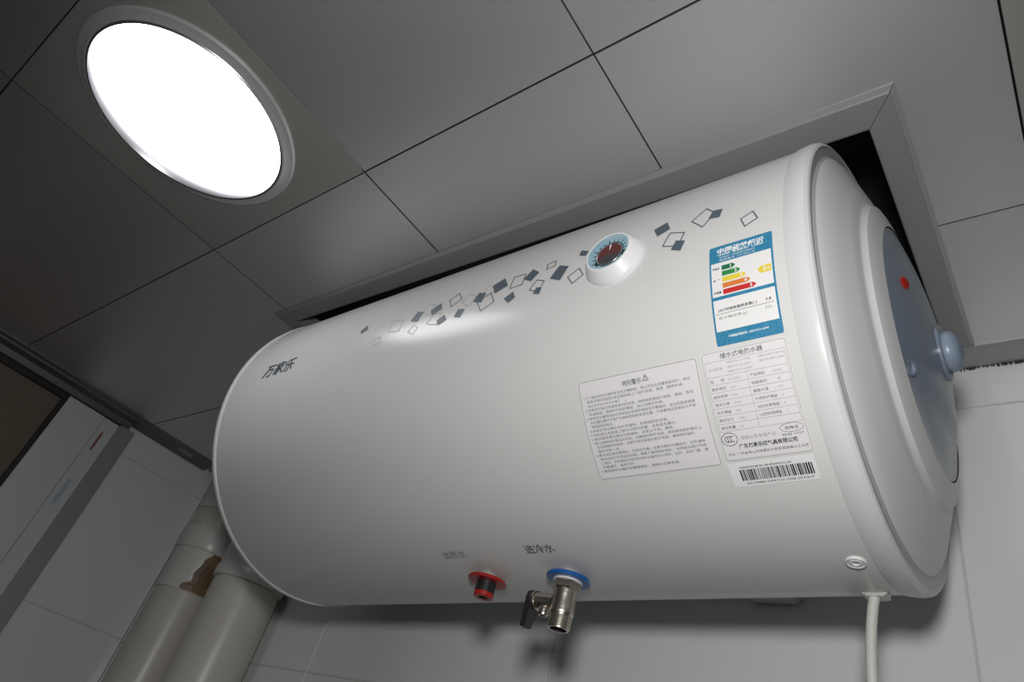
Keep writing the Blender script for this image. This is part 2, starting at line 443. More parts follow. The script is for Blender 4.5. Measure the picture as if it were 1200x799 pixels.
# ------------------------------------------------------------------ water heater
AX = Vector((0.9994289, -0.03162046, 0.01191736))
E2 = Vector((0.0316227, 0.9994999, 0.0))
E3 = AX.cross(E2)
HP = Vector((-.45, .4951, Z0 + .3810))
heater = bpy.data.objects.new('water_heater', None); COL.objects.link(heater); heater.empty_display_size = .1
HM = Matrix.Identity(4)
for i in range(3): HM[i][0] = AX[i]; HM[i][1] = E2[i]; HM[i][2] = E3[i]
HM.translation = HP
heater.matrix_world = HM
tag(heater, 'large white horizontal tank water heater with stickers, gauge and bottom valve, hung under the ceiling', 'water heater')
R0, TP = .187, -.0223
def rad(s): return R0 + TP*s
def surf(s, th, off=0.0):
    r = rad(s) + off
    return (s, -r*math.cos(th), r*math.sin(th))

SL, SR = -.3352, .3460
b = MB(); b.revolve([(SL + (SR-SL)*k/24, rad(SL + (SR-SL)*k/24)) for k in range(25)], 'x', n=192)
b.obj('tank_shell', 'enamel', heater, True)
# left end cap: bead rim and shallow dome
rl = rad(SL)
b = MB(); b.revolve([(SL+.0035, rl-.001), (SL+.0035, rl+.0010), (SL+.002, rl+.0017), (SL-.002, rl+.0016), (SL-.0038, rl+.0004), (SL-.0045, rl-.003),
                     (SL-.012, rl*.85), (SL-.024, rl*.6), (SL-.032, rl*.3), (SL-.034, .001)], 'x', n=192)
b.obj('end_cap', 'cap', heater, True, 40)
# right end cap: overlapping ring, rolled edge, grey bevel, dome with a raised collar
def dome(r): return .36 + .040*(1-(r/.174)**2)
rr = rad(SR)
prof = [(.3462, rr-.001), (.3462, rr+.0006), (.350, rr+.0014), (.356, rr+.0018), (.3600, rr+.0010), (.3622, rr-.0008), (.3630, rr-.0026),
        (.3618, .1752), (.3616, .1684), (.3632, .1662), (dome(.160)+.0006, .160), (dome(.148), .148), (dome(.135)-.0002, .135), (dome(.1265)-.0004, .1265),
        (dome(.1240)-.0010, .1240), (dome(.1222)-.0006, .1222), (dome(.1195)+.0016, .1195), (dome(.116)+.0019, .116), (dome(.110)+.0018, .110), (dome(.1015)+.0014, .1015)]
mats = [0]*(len(prof)-1)
for q in (6, 7, 8): mats[q] = 1
b = MB(); b.revolve(prof, 'x', n=192, mats=mats)
b.obj('end_cap', ['cap', 'cap_bevel'], heater, True, 24)
# blue-grey control panel: disc with a sloping crease, lamp, knob, screw
b = MB()
NR, NA = 14, 96
vs = []
def panel_x(y, z, r):
    d = (z + .048) - .16*y           # below the crease the panel drops back a little
    k = max(0.0, min(1.0, -d/.010))
    return dome(r) + .0006 - .0030*k*min(1, (.1005-r)/.012)
for i in range(NR+1):
    r = .1005*i/NR
    for k in range(NA):
        t = 2*PI*k/NA; y, z = r*math.cos(t), r*math.sin(t)
        vs.append((panel_x(y, z, r), y, z))
fs = [(i*NA+k, i*NA+(k+1) % NA, (i+1)*NA+(k+1) % NA, (i+1)*NA+k) for i in range(NR) for k in range(NA)]
b.add(vs, fs)
panel = b.obj('control_panel', 'panel_blue', heater, True, 60)
panel['label'] = 'blue grey round control panel'
def at_dome(y, z): return panel_x(y, z, math.hypot(y, z))
b = MB(); ly, lz = -.0732, .006
b.revolve([(0, .0054), (.0010, .0054), (.0018, .0048), (.0028, .0034), (.0033, .0015), (.0034, .0002)], 'x', n=28)
o = b.obj('indicator_light', 'red_lens', panel, True); o.location = (at_dome(ly, lz)-.0005, ly, lz)
o.rotation_euler = (0, 0, -.33)
b = MB(); b.revolve([(-.001, .0056), (.0008, .0056), (.0010, .0048), (.0006, .0040), (-.0006, .0036), (-.0006, .0003)], 'x', n=24)
o = b.obj('screw', 'panel_blue', panel, True); o.location = (at_dome(-.0644, -.0641)+.0006, -.0644, -.0641); o.rotation_euler = (0, .2, -.3)
b = MB()
b.revolve([(0, .0225), (.0022, .0225), (.0030, .0215), (.0030, .0175), (.0020, .0170)], 'x', n=48)
o = b.obj('knob_collar', 'panel_blue', panel, True); o.location = (.3996, .004, -.002)
b = MB()
b.revolve([(0, .0150), (.003, .0162), (.006, .0164), (.009, .0154), (.0115, .0130), (.013, .0095), (.0138, .0050), (.0140, .0004)], 'x', n=48)
o = b.obj('thermostat_knob', 'knob_blue', panel, True); o.location = (.3996, .004, -.002)

# ---- printed squares
FILL = [[[-0.1022,0.0896],[-0.0949,0.123],[-0.0897,0.0887],[-0.0978,0.0574]],[[-0.0145,0.0941],[-0.0042,0.0735],[-0.0077,0.0089],[-0.0188,0.0289]],[[0.0175,0.1028],[0.023,0.049],[0.011,0.0233],[0.0063,0.0679]],[[0.0307,-0.0043],[0.0358,-0.0447],[0.0265,-0.0692],[0.0222,-0.0313]],[[0.0478,0.005],[0.0571,-0.0109],[0.0537,-0.0603],[0.045,-0.0435]],[[0.0682,0.0831],[0.0782,0.0599],[0.0766,-0.0009],[0.0646,0.0238]],[[0.0954,0.1377],[0.1035,0.0654],[0.09,0.0355],[0.083,0.104]],[[0.1275,0.1347],[0.137,0.0909],[0.1308,0.0407],[0.1208,0.0731]],[[0.1133,0.0047],[0.1178,-0.0391],[0.111,-0.0631],[0.1041,-0.0256]],[[0.1398,-0.0184],[0.146,-0.0298],[0.1445,-0.0669],[0.1374,-0.0543]],[[0.1587,0.0911],[0.1694,0.0617],[0.1641,-0.0192],[0.1522,0.0135]],[[0.1771,0.1604],[0.1859,0.1313],[0.1839,0.1001],[0.1768,0.1213]],[[0.2464,0.126],[0.2569,0.1537],[0.2612,0.0941],[0.251,0.0675]],[[0.2681,-0.0003],[0.2757,-0.0168],[0.2727,-0.0683],[0.2647,-0.0476]],[[0.2949,0.1236],[0.3025,0.1147],[0.3009,0.0628],[0.2923,0.0743]]]
DARK = [[[0.0381,0.1384],[0.0465,0.08],[0.0354,0.0434],[0.0284,0.1055]],[[0.0846,0.0509],[0.0927,-0.0212],[0.0793,-0.06],[0.0706,0.0097]],[[0.1075,0.1201],[0.1208,0.1145],[0.121,0.0386],[0.1074,0.0356]],[[0.1376,0.035],[0.1465,0.0123],[0.143,-0.0497],[0.1321,-0.0193]],[[0.1816,0.0222],[0.1871,-0.0302],[0.1779,-0.0657],[0.1717,-0.0144]],[[0.1433,0.1348],[0.1518,0.1446],[0.153,0.1025],[0.1445,0.0953]],[[0.2621,0.0631],[0.2742,0.0355],[0.2703,-0.0375],[0.2574,-0.0101]],[[0.289,0.1581],[0.2972,0.1005],[0.2883,0.0333],[0.2787,0.0949]],[[0.3171,0.0067],[0.3256,0.0316],[0.3291,-0.0168],[0.3203,-0.0427]]]
THIN = [[[-0.0679,-0.0235],[-0.0585,-0.0181],[-0.056,-0.0612],[-0.0657,-0.0713]],[[-0.0488,0.0807],[-0.0315,0.0627],[-0.0319,-0.017],[-0.049,-0.0015]],[[-0.0108,-0.0097],[-0.0031,-0.0377],[-0.0076,-0.0754],[-0.016,-0.0508]],[[-0.0012,0.1366],[0.0145,0.086],[0.005,0.0312],[-0.0057,0.0747]],[[0.0129,0.0318],[0.0253,0.0142],[0.0232,-0.0597],[0.0092,-0.0353]],[[0.0553,0.1032],[0.0664,0.0598],[0.06,0.0037],[0.0491,0.0485]],[[0.0777,0.1227],[0.0892,0.068],[0.0817,0.031],[0.0736,0.0812]]]
def quad_patch(b, q, off, n=5):
    vs = []
    for j in range(n+1):
        for i in range(n+1):
            u, v = i/n, j/n
            s = (q[0][0]*(1-u)+q[1][0]*u)*(1-v) + (q[3][0]*(1-u)+q[2][0]*u)*v
            t = (q[0][1]*(1-u)+q[1][1]*u)*(1-v) + (q[3][1]*(1-u)+q[2][1]*u)*v
            vs.append(surf(s, t, off))
    b.add(vs, [(j*(n+1)+i, (j+1)*(n+1)+i, (j+1)*(n+1)+i+1, j*(n+1)+i+1) for j in range(n) for i in range(n)])
def line_patch(b, p, q, w, off):
    """a printed stroke between two (s, theta) points, w metres wide"""
    a = Vector((p[0], p[1]*R0)); c = Vector((q[0], q[1]*R0)); d = (c-a)
    if d.length < 1e-7: return
    e = d.normalized(); a = a - e*w*.5; c = c + e*w*.5; nn = Vector((-e.y, e.x))*w*.5
    pts = [a+nn, c+nn, c-nn, a-nn]
    quad_patch(b, [(x.x, x.y/R0) for x in pts], off, max(1, int(abs(d.y)/.003)+1))
for q in FILL:
    b = MB(); quad_patch(b, q, .0004); b.obj('printed_square', 'square', heater)
for q in DARK:
    b = MB()
    for k in range(4): line_patch(b, q[k], q[(k+1) % 4], .0010, .0003)
    b.obj('printed_outline_square', 'square_line', heater)
for q in THIN:
    b = MB()
    for k in range(4): line_patch(b, q[k], q[(k+1) % 4], .0007, .00025)
    b.obj('printed_outline_square', 'square_thin', heater)

# ---- label helper: u to the right and v down, in metres, from the label's top-left corner
class Label:
    def __init__(self, s0, t0, w, h, name, m, rad_c, off=.00025):
        self.s0, self.t0, self.w, self.h, self.off = s0, t0, w, h, off
        b = MB(); self.rrect(b, 0, 0, w, h, rad_c, off); self.root = b.obj(name, m, heater)
        self.ink = {}
    def P(self, u, v, off): return surf(self.s0+u, self.t0 - v/R0, off)
    def rrect(self, b, u0, v0, u1, v1, rc, off):
        rows = []
        n = 5
        if rc > 0:
            for k in range(n+1):
                a = PI/2*k/n; rows.append((v0 + rc*(1-math.sin(a)), rc*(1-math.cos(a))))
            rows = [(v0 + rc*(1-math.cos(PI/2*k/n)), rc*(1-math.sin(PI/2*k/n))) for k in range(n+1)]
        else: rows = [(v0, 0)]
        m = max(1, int((v1-v0-2*rc)/.003))
        rows += [(v0+rc+(v1-v0-2*rc)*k/m, 0) for k in range(1, m)]
        rows += [(v1-(q[0]-v0), q[1]) for q in rows[:n+1][::-1]] if rc > 0 else [(v1, 0)]
        vs = []
        for v, d in rows: vs += [self.P(u0+d, v, off), self.P(u1-d, v, off)]
        b.add(vs, [(2*k, 2*k+2, 2*k+3, 2*k+1) for k in range(len(rows)-1)])
    def bld(self, name, m):
        if (name, m) not in self.ink: self.ink[(name, m)] = MB()
        return self.ink[(name, m)]
    def text(self, body, u, v, size, m='ink_grey', name='printed_text', lift=.00018, **kw):
        p, f = text2d(body, size, **kw)
        self.bld(name, m).add([self.P(u+x, v-y, self.off+lift) for x, y in p], f)
    def poly(self, pts, m, name, lift=.00012):
        o = MB() if False else self.bld(name, m)
        o.add([self.P(u, v, self.off+lift) for u, v in pts], [tuple(range(len(pts)))[::-1]])
    def box(self, u0, v0, u1, v1, m, name, lift=.00012, rc=0):
        self.rrect(self.bld(name, m), u0, v0, u1, v1, rc, self.off+lift)
    def line(self, u0, v0, u1, v1, w, m='ink_grey', name='printed_lines', lift=.00015):
        b = self.bld(name, m)
        line_patch(b, (self.s0+u0, self.t0-v0/R0), (self.s0+u1, self.t0-v1/R0), w, self.off+lift)
    def border(self, u0, v0, u1, v1, rc, w, m='ink_grey', name='printed_lines'):
        pts = []
        for cx, cy, a0 in ((u0+rc, v0+rc, PI), (u1-rc, v0+rc, 1.5*PI), (u1-rc, v1-rc, 0), (u0+rc, v1-rc, .5*PI)):
            for k in range(5):
                a = a0 + PI/2*k/4; pts.append((cx+rc*math.cos(a), cy+rc*math.sin(a)))
        for i in range(len(pts)): self.line(*pts[i], *pts[(i+1) % len(pts)], w, m, name)
    def ellipse(self, cu, cv, ru, rv, w, m='ink_grey', name='printed_lines', a0=0, a1=2*PI, n=28):
        pts = [(cu+ru*math.cos(a0+(a1-a0)*k/n), cv+rv*math.sin(a0+(a1-a0)*k/n)) for k in range(n+1)]
        for i in range(n): self.line(*pts[i], *pts[i+1], w, m, name)
    def done(self):
        for (name, m), b in self.ink.items():
            o = b.obj(name, m, self.root)
            if name in ('printed_text', 'printed_lines', 'bar_code'): o['kind'] = 'stuff'

# ---- energy label
W, H = .0436, .0780
L = Label(.2952, -.1090, W, H, 'energy_label', 'el_blue', .0014)
L.root['label'] = 'blue energy efficiency sticker with coloured grade bars'
L.box(.03*W, .195*H, .97*W, .545*H, 'label_white', 'white_field')
L.box(.03*W, .578*H, .97*W, .872*H, 'label_white', 'lower_white_field')
L.text('中国能效标识', .5*W, .092*H, .0052, 'ink_white', width=.74*W, align='C', bold=.035, shear=.12)
L.text('CHINA  ENERGY  LABEL', .5*W, .118*H, .0020, 'ink_white', width=.74*W, align='C', bold=.03)
L.text('生产者名称  广东万家乐燃气具有限公司', .17*W, .150*H, .0017, 'ink_white', width=.56*W)
L.text('规格型号  DSCF60-B', .17*W, .180*H, .0017, 'ink_white', width=.56*W)
for k, (m, tip) in enumerate((('el1', .42), ('el2', .495), ('el3', .575), ('el4', .635), ('el5', .715))):
    vc = (.2575 + .0625*k)*H; hh = .0245*H
    L.poly([(.2*W, vc-hh), ((tip-.05)*W, vc-hh), (tip*W, vc), ((tip-.05)*W, vc+hh), (.2*W, vc+hh)], m, 'grade_bar', .00022)
    L.text(str(k+1), (tip-.075)*W, vc+.0013, .0036, 'ink_white', align='C', bold=.03, lift=.0004)
L.poly([(.745*W, .385*H), (.80*W, .350*H), (.955*W, .350*H), (.955*W, .420*H), (.80*W, .420*H)], 'el3', 'grade_arrow', .00022)
L.text('3', .855*W, .385*H+.0016, .0046, 'ink_white', align='C', bold=.03, lift=.0004)
L.text('级', .915*W, .385*H+.0012, .0022, 'ink_white', align='C', lift=.0004)
for body, v in (('耗能低', .257), ('中  等', .383), ('耗能高', .505)):
    L.text(body, .115*W, v*H+.0007, .0020, 'ink_black', width=.115*W, align='C', bold=.03)
L.text('24小时固有能耗系数(ε)', .09*W, .690*H, .0024, 'ink_black', width=.60*W, bold=.02)
L.text('0.8', .90*W, .690*H, .0030, 'ink_black', align='R', bold=.02)
L.line(.05*W, .712*H, .93*W, .712*H, .0003, 'ink_black')
L.text('热水输出率(μ)', .09*W, .762*H, .0022, 'ink_grey', width=.44*W)
L.text('55%', .90*W, .762*H, .0028, 'ink_grey', align='R')
L.text('中国能效标识: GB21519-2008', .5*W, .936*H, .0019, 'ink_white', width=.60*W, align='C', bold=.02)
L.done()

# ---- specification label
W, H = .0562, .0760
L = Label(.2828, -.5405, W, H, 'specification_label', 'label', .0022)
L.root['label'] = 'pale data sticker with a ruled specification table'
L.border(.0007, .0007, W-.0007, H-.0007, .0020, .00032, 'ink_light')
L.text('储水式电热水器', .48*W, .072*H, .0042, 'ink_grey', width=.50*W, align='C', bold=.01)
x0, x1, xm = .035*W, .965*W, .50*W
ys = [.092] + [.228 + .0705*k for k in range(8)]
for v in ys: L.line(x0, v*H, x1, v*H, .00022, 'ink_light')
L.line(x0, ys[0]*H, x0, ys[-1]*H, .00022, 'ink_light'); L.line(x1, ys[0]*H, x1, ys[-1]*H, .00022, 'ink_light')
L.line(xm, ys[1]*H, xm, ys[-1]*H, .00022, 'ink_light')
L.text('执行标准', .07*W, .172*H, .0022, 'ink_light', width=.16*W)
for k, tx in enumerate(('GB4706.1-1998', 'GB4706.12-2006', 'GB21519-2008')): L.text(tx, .29*W, (.128+.040*k)*H, .0021, 'ink_light', width=.28*W)
for k, tx in enumerate(('GB20429-2006', 'GB/T20289-2006')): L.text(tx, .66*W, (.128+.040*k)*H, .0021, 'ink_light', width=.29*W)
left_ = ['型      号', '额定电压', '额定频率', '额定功率', '防水等级', '额定压力', '额定容量']
lv = ['D60-HK1F', '220V~', '50Hz', '1500W', 'IPX4', '0.7MPa', '60L']
right_ = ['产品编码', '电器类别', '最高水温', '外壳防护等级', '加热效率等级', '24h固有系数等级', '']
rv = ['06003700', 'I类', '75℃', 'A', 'B', 'C', '']
for k in range(7):
    v = (ys[k+1] + .050)*H
    L.text(left_[k], .06*W, v, .0024, 'ink_grey', width=.17*W)
    L.text(lv[k], .28*W, v, .0022, 'ink_light', sx=.8)
    if right_[k]:
        L.text(right_[k], .53*W, v, .0023, 'ink_grey', width=(.17 if len(right_[k]) < 5 else .25)*W)
        L.text(rv[k], .84*W, v, .0022, 'ink_light', sx=.7, align='C')
cu, cv = .115*W, .795*H
L.ellipse(cu, cv, .0052, .0045, .00038, 'ink_black')
for k in range(3): L.ellipse(cu-.0016+.0018*k, cv, .0013, .0020, .00045, 'ink_black', a0=.3*PI, a1=1.7*PI, n=12)
L.text('保险公司承保产品', .25*W, .810*H, .0027, 'ink_light', width=.40*W)
L.ellipse(.835*W, .765*H, .0072, .0029, .00026, 'ink_grey')
L.text('合格证', .835*W, .765*H+.0009, .0024, 'ink_grey', width=.15*W, align='C', bold=.01)
L.text('检验 0757', .83*W, .832*H, .0020, 'ink_grey', width=.24*W, align='C')
L.text('广东万家乐燃气具有限公司', .20*W, .888*H, .0034, 'ink_black', width=.66*W, bold=.02)
L.text('地址: 广东省佛山市顺德区大良街道顺峰山工业区', .05*W, .945*H, .0021, 'ink_grey', width=.91*W)
L.done()

# ---- warning label
W, H = .0952, .0770
L = Label(.1846, -.5455, W, H, 'warning_label', 'label', .0022)
L.root['label'] = 'pale sticker with small numbered warning lines'
L.border(.0008, .0008, W-.0008, H-.0008, .0022, .00032, 'ink_grey')
L.text('特别警示', .47*W, .125*H, .0046, 'ink_grey', width=.16*W, align='C', bold=.01)
tu, tv = .585*W, .085*H
for p, q in (((-.0022, .0022), (.0022, .0022)), ((.0022, .0022), (0, -.0020)), ((0, -.0020), (-.0022, .0022)), ((0, -.0006), (0, .0008))):
    L.line(tu+p[0], tv+p[1], tu+q[0], tv+q[1], .0005, 'ink_grey')
lines = ['1.为了保证电热水器的安全及正确使用，我公司在此郑重告知用户，务必',
 '  联系万家乐指定的专业服务商上门进行安装，服务（服务热线:', '  4007009998）。',
 '2.万家乐产品必须由经培训的安装、维修服务商进行安装、维修，否则',
 '  私自安装、维修所引起的事故，我公司概不负责。',
 '3.本电热水器的安装必须有独立的固定插座及可靠接地，独立的固定插座',
 '  的位置应置于不会产生触电危险的安全位置，尤其要保证安装处水不能', '  喷溅到的地方。',
 '4.本机必须注满水后方可通电，如单独配合沐浴。',
 '5.本机禁止改装其上额外分配的位置，以免发生漏水。',
 '6.首次使用请注满水后再通电，以防止干烧、漏电。',
 '7.带上漏电保护插头的机型，如需临时断开电源，请按漏电保护插头上',
 '  的试验键切断电源，长期不用须拔插头断开电源，漏电保护插头',
 '  每月试验一次。',
 '8.寒冷地区或长期停机，应排空水箱。在寒冷期间水箱结冰，切勿通电',
 '  排水时应打开泄压阀手柄，请拔下漏电保护插头，关闭进水阀打开阀',
 '  门泄压，把内胆的水排空后将热水器内的水排完，拉开、关闭门窗，请',
 '  注意通风，以免冻坏。', '9.使用电热水器时应确保接地，请务必切断电源。']
pitch = .78*H/len(lines)
for k, tx in enumerate(lines):
    v = (.185 + .0410*k)*H
    n = len(tx.strip()); ind = .035*W if not tx.startswith(' ') else .060*W
    L.text(tx.strip(), ind, v, .00235, 'ink_grey', width=min(.895*W - (ind-.035*W), n*.00275 - .0006*(n < 14)))
L.done()

# ---- bar code label
W, H = .0547, .0180
L = Label(.2824, -.9560, W, H, 'barcode_label', 'label_white', 0)
L.root['label'] = 'white bar code sticker'
L.text('GUANGDONG MACRO GAS APPLIANCE CO.,LTD.', .13*W, .23*H, .0019, 'ink_black', width=.62*W, bold=.02)
u = .12*W
rb = random.Random(5)
while u < .955*W:
    w = rb.choice((.0003, .00035, .0005, .0008, .0011)); L.box(u, .29*H, u+w, .75*H, 'ink_black', 'bar_code'); u += w + rb.choice((.0003, .00035, .0005, .0007))
L.text('(01) 6 9008661 01014 7 (11) 121025 (10) 012117', .16*W, .90*H, .0021, 'ink_black', width=.78*W, bold=.02)
L.done()

# ---- brand lettering and outlet captions
def surface_text(name, body, s, th, size, m, angle=0, **kw):
    p, f = text2d(body, size, **kw); ca, sa = math.cos(angle), math.sin(angle)
    b = MB(); b.add([surf(s + x*ca - y*sa, th + (x*sa + y*ca)/R0, .0004) for x, y in p], f)
    return b.obj(name, m, heater)
surface_text('brand_lettering', '万家乐', -.268, -.052, .0195, 'logo', width=.060, bold=.014, shear=.18)
surface_text('outlet_caption', '出热水', -.0140, -1.292, .0105, 'ink_grey', width=.0275, bold=-.008)
surface_text('inlet_caption', '进冷水', .0825, -1.292, .0110, 'ink_grey', width=.0300, bold=.01)

# ---- thermometer gauge
def to_local(p): return HM.inverted() @ Vector((p[0], p[1], p[2]))
gs, gt = .2155, .000
gp = Vector(surf(gs, gt)); gn = Vector((0, -math.cos(gt), math.sin(gt)))
gx = Vector((1, 0, 0)); gy = gn.cross(gx)
GM = Matrix.Identity(4)
for i in range(3): GM[i][0] = gx[i]; GM[i][1] = gy[i]; GM[i][2] = gn[i]
GM.translation = gp
gauge = None
def gpart(b, name, m, parent, smooth=True, loc_m=GM):
    o = b.obj(name, m, parent, smooth, 40); 
    if parent is heater: o.matrix_local = loc_m
    return o
b = MB(); b.revolve([(-.006, .0258), (.0018, .0256), (.0026, .0250), (.0098, .0208), (.0108, .0200), (.0112, .0190), (.0108, .0183)], 'z', n=64)
gauge = gpart(b, 'thermometer_gauge', 'gauge_white', heater)
gauge['label'] = 'round raised temperature gauge with blue dial'
b = MB(); b.revolve([(.0107, .0184), (.0107, .0120), (.0107, .0001)], 'z', n=64); gpart(b, 'dial', 'dial_blue', gauge)
GX, GY = .0024, -.0042                    # the inner thermometer sits off centre
for k in range(13):
    a = math.radians(-8 + 214*k/12)
    b = MB(); c, s = math.cos(a), math.sin(a); w = .0004
    r0 = .0122; r1 = .0152 if k % 3 else .0166
    b.add([(GX + c*r0 - s*w, GY + s*r0 + c*w, .0109), (GX + c*r1 - s*w, GY + s*r1 + c*w, .0109), (GX + c*r1 + s*w, GY + s*r1 - c*w, .0109), (GX + c*r0 + s*w, GY + s*r0 - c*w, .0109)], [(0, 3, 2, 1)])
    gpart(b, 'tick_mark', 'dial_dark', gauge, False)
def arc(b, r0, r1, a0, a1, z, n=40):
    vs = []
    for k in range(n+1):
        a = math.radians(a0 + (a1-a0)*k/n)
        vs += [(GX + r0*math.cos(a), GY + r0*math.sin(a), z), (GX + r1*math.cos(a), GY + r1*math.sin(a), z)]
    b.add(vs, [(2*k, 2*k+1, 2*k+3, 2*k+2) for k in range(n)])
b = MB(); arc(b, .0113, .0126, 0, 360, .0110); arc(b, .0124, .0142, -26, -2, .0110, 8); arc(b, .0124, .0142, 206, 230, .0110, 8)
gpart(b, 'dial_ring', 'dial_dark', gauge, False)
b = MB(); b.revolve([(.0109, .0116), (.0114, .0113), (.0111, .0109)], 'z', origin=(GX, GY, 0), n=48); gpart(b, 'inner_bezel', 'silver', gauge)
b = MB(); arc(b, .0001, .0110, 195, 345, .01105); gpart(b, 'inner_face', 'dial_black', gauge, False)
b = MB(); arc(b, .0001, .0110, -15, 195, .01105); gpart(b, 'red_field', 'dial_red', gauge, False)
b = MB(); b.add([(GX - .0002, GY + .0030, .0113), (GX + .0008, GY + .0100, .0113), (GX - .0010, GY + .0101, .0113)], [(0, 1, 2)]); gpart(b, 'pointer', 'ink_white', gauge, False)

# ---- hot outlet and cold inlet with relief valve (hang straight down in the room)
def hang(loc): 
    m = HM.inverted() @ Matrix.Translation(Vector(loc)); return m
def thread(r, z0, z1, n):
    out = []
    for k in range(n):
        a = z0 + (z1-z0)*k/n; d = (z1-z0)/n
        out += [(a, r), (a + d*.45, r), (a + d*.55, r*.93), (a + d*.95, r*.93)]
    return out
HOT = (-.4305, .4716, Z0 + .1905)
b = MB(); b.revolve([(.030, .0075), (.0012, .0075)], 'z', n=32)
hot = b.obj('hot_outlet', 'stub_grey', heater, True); hot.matrix_local = hang(HOT)
b = MB(); b.revolve([(.0014, .0075), (.0016, .0176), (.0002, .0184), (-.0012, .0176), (-.0014, .0085), (.0014, .0075)], 'z', n=56); b.obj('red_gasket', 'red_plastic', hot, True)
b = MB(); b.revolve([(.0, .0088)] + thread(.0092, -.001, -.0115, 5) + [(-.0115, .0088)], 'z', n=40); b.obj('threaded_stub', 'black_plastic', hot, True)
b = MB(); b.revolve([(-.011, .0092), (-.0145, .0092), (-.0152, .0086), (-.0152, .0042), (-.0125, .0040), (-.0125, .0002)], 'z', n=40, mats=[0, 0, 0, 1, 1]); b.obj('end_plug', ['red_plastic', 'black_hole'], hot, True)

COLD = (-.3405, .4705, Z0 + .1930)
b = MB(); b.revolve([(.030, .0080), (.0012, .0080)], 'z', n=32)
cold = b.obj('cold_inlet', 'stub_grey', heater, True); cold.matrix_local = hang(COLD)
b = MB(); b.revolve([(.0016, .0080), (.0018, .0184), (.0002, .0192), (-.0014, .0184), (-.0016, .0090), (.0016, .0080)], 'z', n=56); b.obj('blue_gasket', 'blue_plastic', cold, True)
b = MB(); b.revolve([(-.0014, .0125), (-.0030, .0127), (-.0032, .0090)], 'z', n=40); b.obj('white_washer', 'cover', cold, True)
b = MB(); b.revolve([(.002, .006), (-.004, .006)], 'z', n=12)
valve = b.obj('relief_valve', 'nickel', heater, True); valve.matrix_local = hang(COLD) @ Matrix.Diagonal((.95, .95, .81, 1))
valve['label'] = 'nickel plated pressure relief valve with black lever'
b = MB()     # hexagonal nut with chamfered rims
def hexring(r, z, ro=0): return [(r*math.cos(PI/3*k + .3), r*math.sin(PI/3*k + .3), z) for k in range(6)]
vs = hexring(.0118, -.0030) + hexring(.0131, -.0042) + hexring(.0131, -.0110) + hexring(.0112, -.0128)
b.add(vs, [tuple(range(6))[::-1]] + [(6*j+k, 6*j+(k+1) % 6, 6*j+6+(k+1) % 6, 6*j+6+k) for j in range(3) for k in range(6)] + [tuple(range(18, 24))])
o = b.obj('hex_nut', 'nickel', valve, True, 20)
b = MB(); b.revolve([(-.010, .0105), (-.0135, .0108), (-.018, .0103), (-.026, .0104), (-.034, .0106), (-.0365, .0106), (-.0375, .0100)], 'z', n=48, cap0=True, cap1=True); b.obj('valve_body', 'nickel', valve, True)
b = MB(); b.revolve([(-.0370, .0102)] + thread(.0100, -.0375, -.0505, 6) + [(-.0512, .0092), (-.0512, .0074), (-.046, .0072), (-.046, .0002)], 'z', n=44, mats=[0]*26 + [1]*2); b.obj('threaded_outlet', ['nickel', 'black_hole'], valve, True)
b = MB(); b.revolve([(-.008, .0075), (-.016, .0075), (-.020, .0080), (-.0245, .0082), (-.0265, .0086), (-.0272, .0098), (-.0296, .0098), (-.0300, .0090)], 'x', origin=(0, 0, -.0235), n=36, cap1=True); b.obj('side_arm', 'nickel', valve, True)
b = MB(); b.revolve([(-.027, .0042), (-.030, .0042), (-.0315, .0046), (-.034, .0042), (-.036, .0044), (-.0385, .0043), (-.039, .0040), (-.039, .0026), (-.036, .0024), (-.036, .0002)], 'z', origin=(-.0185, -.001, 0), n=28, mats=[0]*7 + [1]*2); b.obj('drain_nozzle', ['nickel', 'black_hole'], valve, True)
b = MB()
pr = [(-.0300, -.0045, -.0145), (-.0378, -.0045, -.0145), (-.0300, .0045, -.0145), (-.0378, .0045, -.0145)]
lev = [(-.0145, .0055, -.0302, -.0375), (-.020, .0068, -.0302, -.0382), (-.030, .0066, -.0302, -.0380), (-.040, .0056, -.0312, -.0385), (-.0500, .0050, -.0325, -.0390), (-.0512, .0042, -.0330, -.0384)]
vs = []
for z, hw, xa, xb in lev: vs += [(xa, -hw, z), (xb, -hw*.8, z), (xb, hw*.8, z), (xa, hw, z)]
b.add(vs, [(0, 1, 2, 3)] + [(4*j+k, 4*j+4+k, 4*j+4+(k+1) % 4, 4*j+(k+1) % 4) for j in range(len(lev)-1) for k in range(4)] + [tuple(range(4*(len(lev)-1), 4*len(lev)))[::-1]])
b.obj('lever', 'black_plastic', valve, True, 30)

# ---- screw cover, cable gland, cord, wall hooks
sp = Vector(surf(.3350, -1.4650)); sn = Vector((0, -math.cos(-1.465), math.sin(-1.465)))
sm = Matrix.Identity(4); sgx = Vector((1, 0, 0)); sgy = sn.cross(sgx)
for i in range(3): sm[i][0] = sgx[i]; sm[i][1] = sgy[i]; sm[i][2] = sn[i]
sm.translation = sp
b = MB(); b.revolve([(-.001, .0066), (.0010, .0066), (.0016, .0060), (.0012, .0050), (.0008, .0046), (.0014, .0040), (.0016, .0028), (.0010, .0022), (.0006, .0018), (.0008, .0002)], 'z', n=36)
o = b.obj('screw_cover', 'cover', heater, True, 25); o.matrix_local = sm

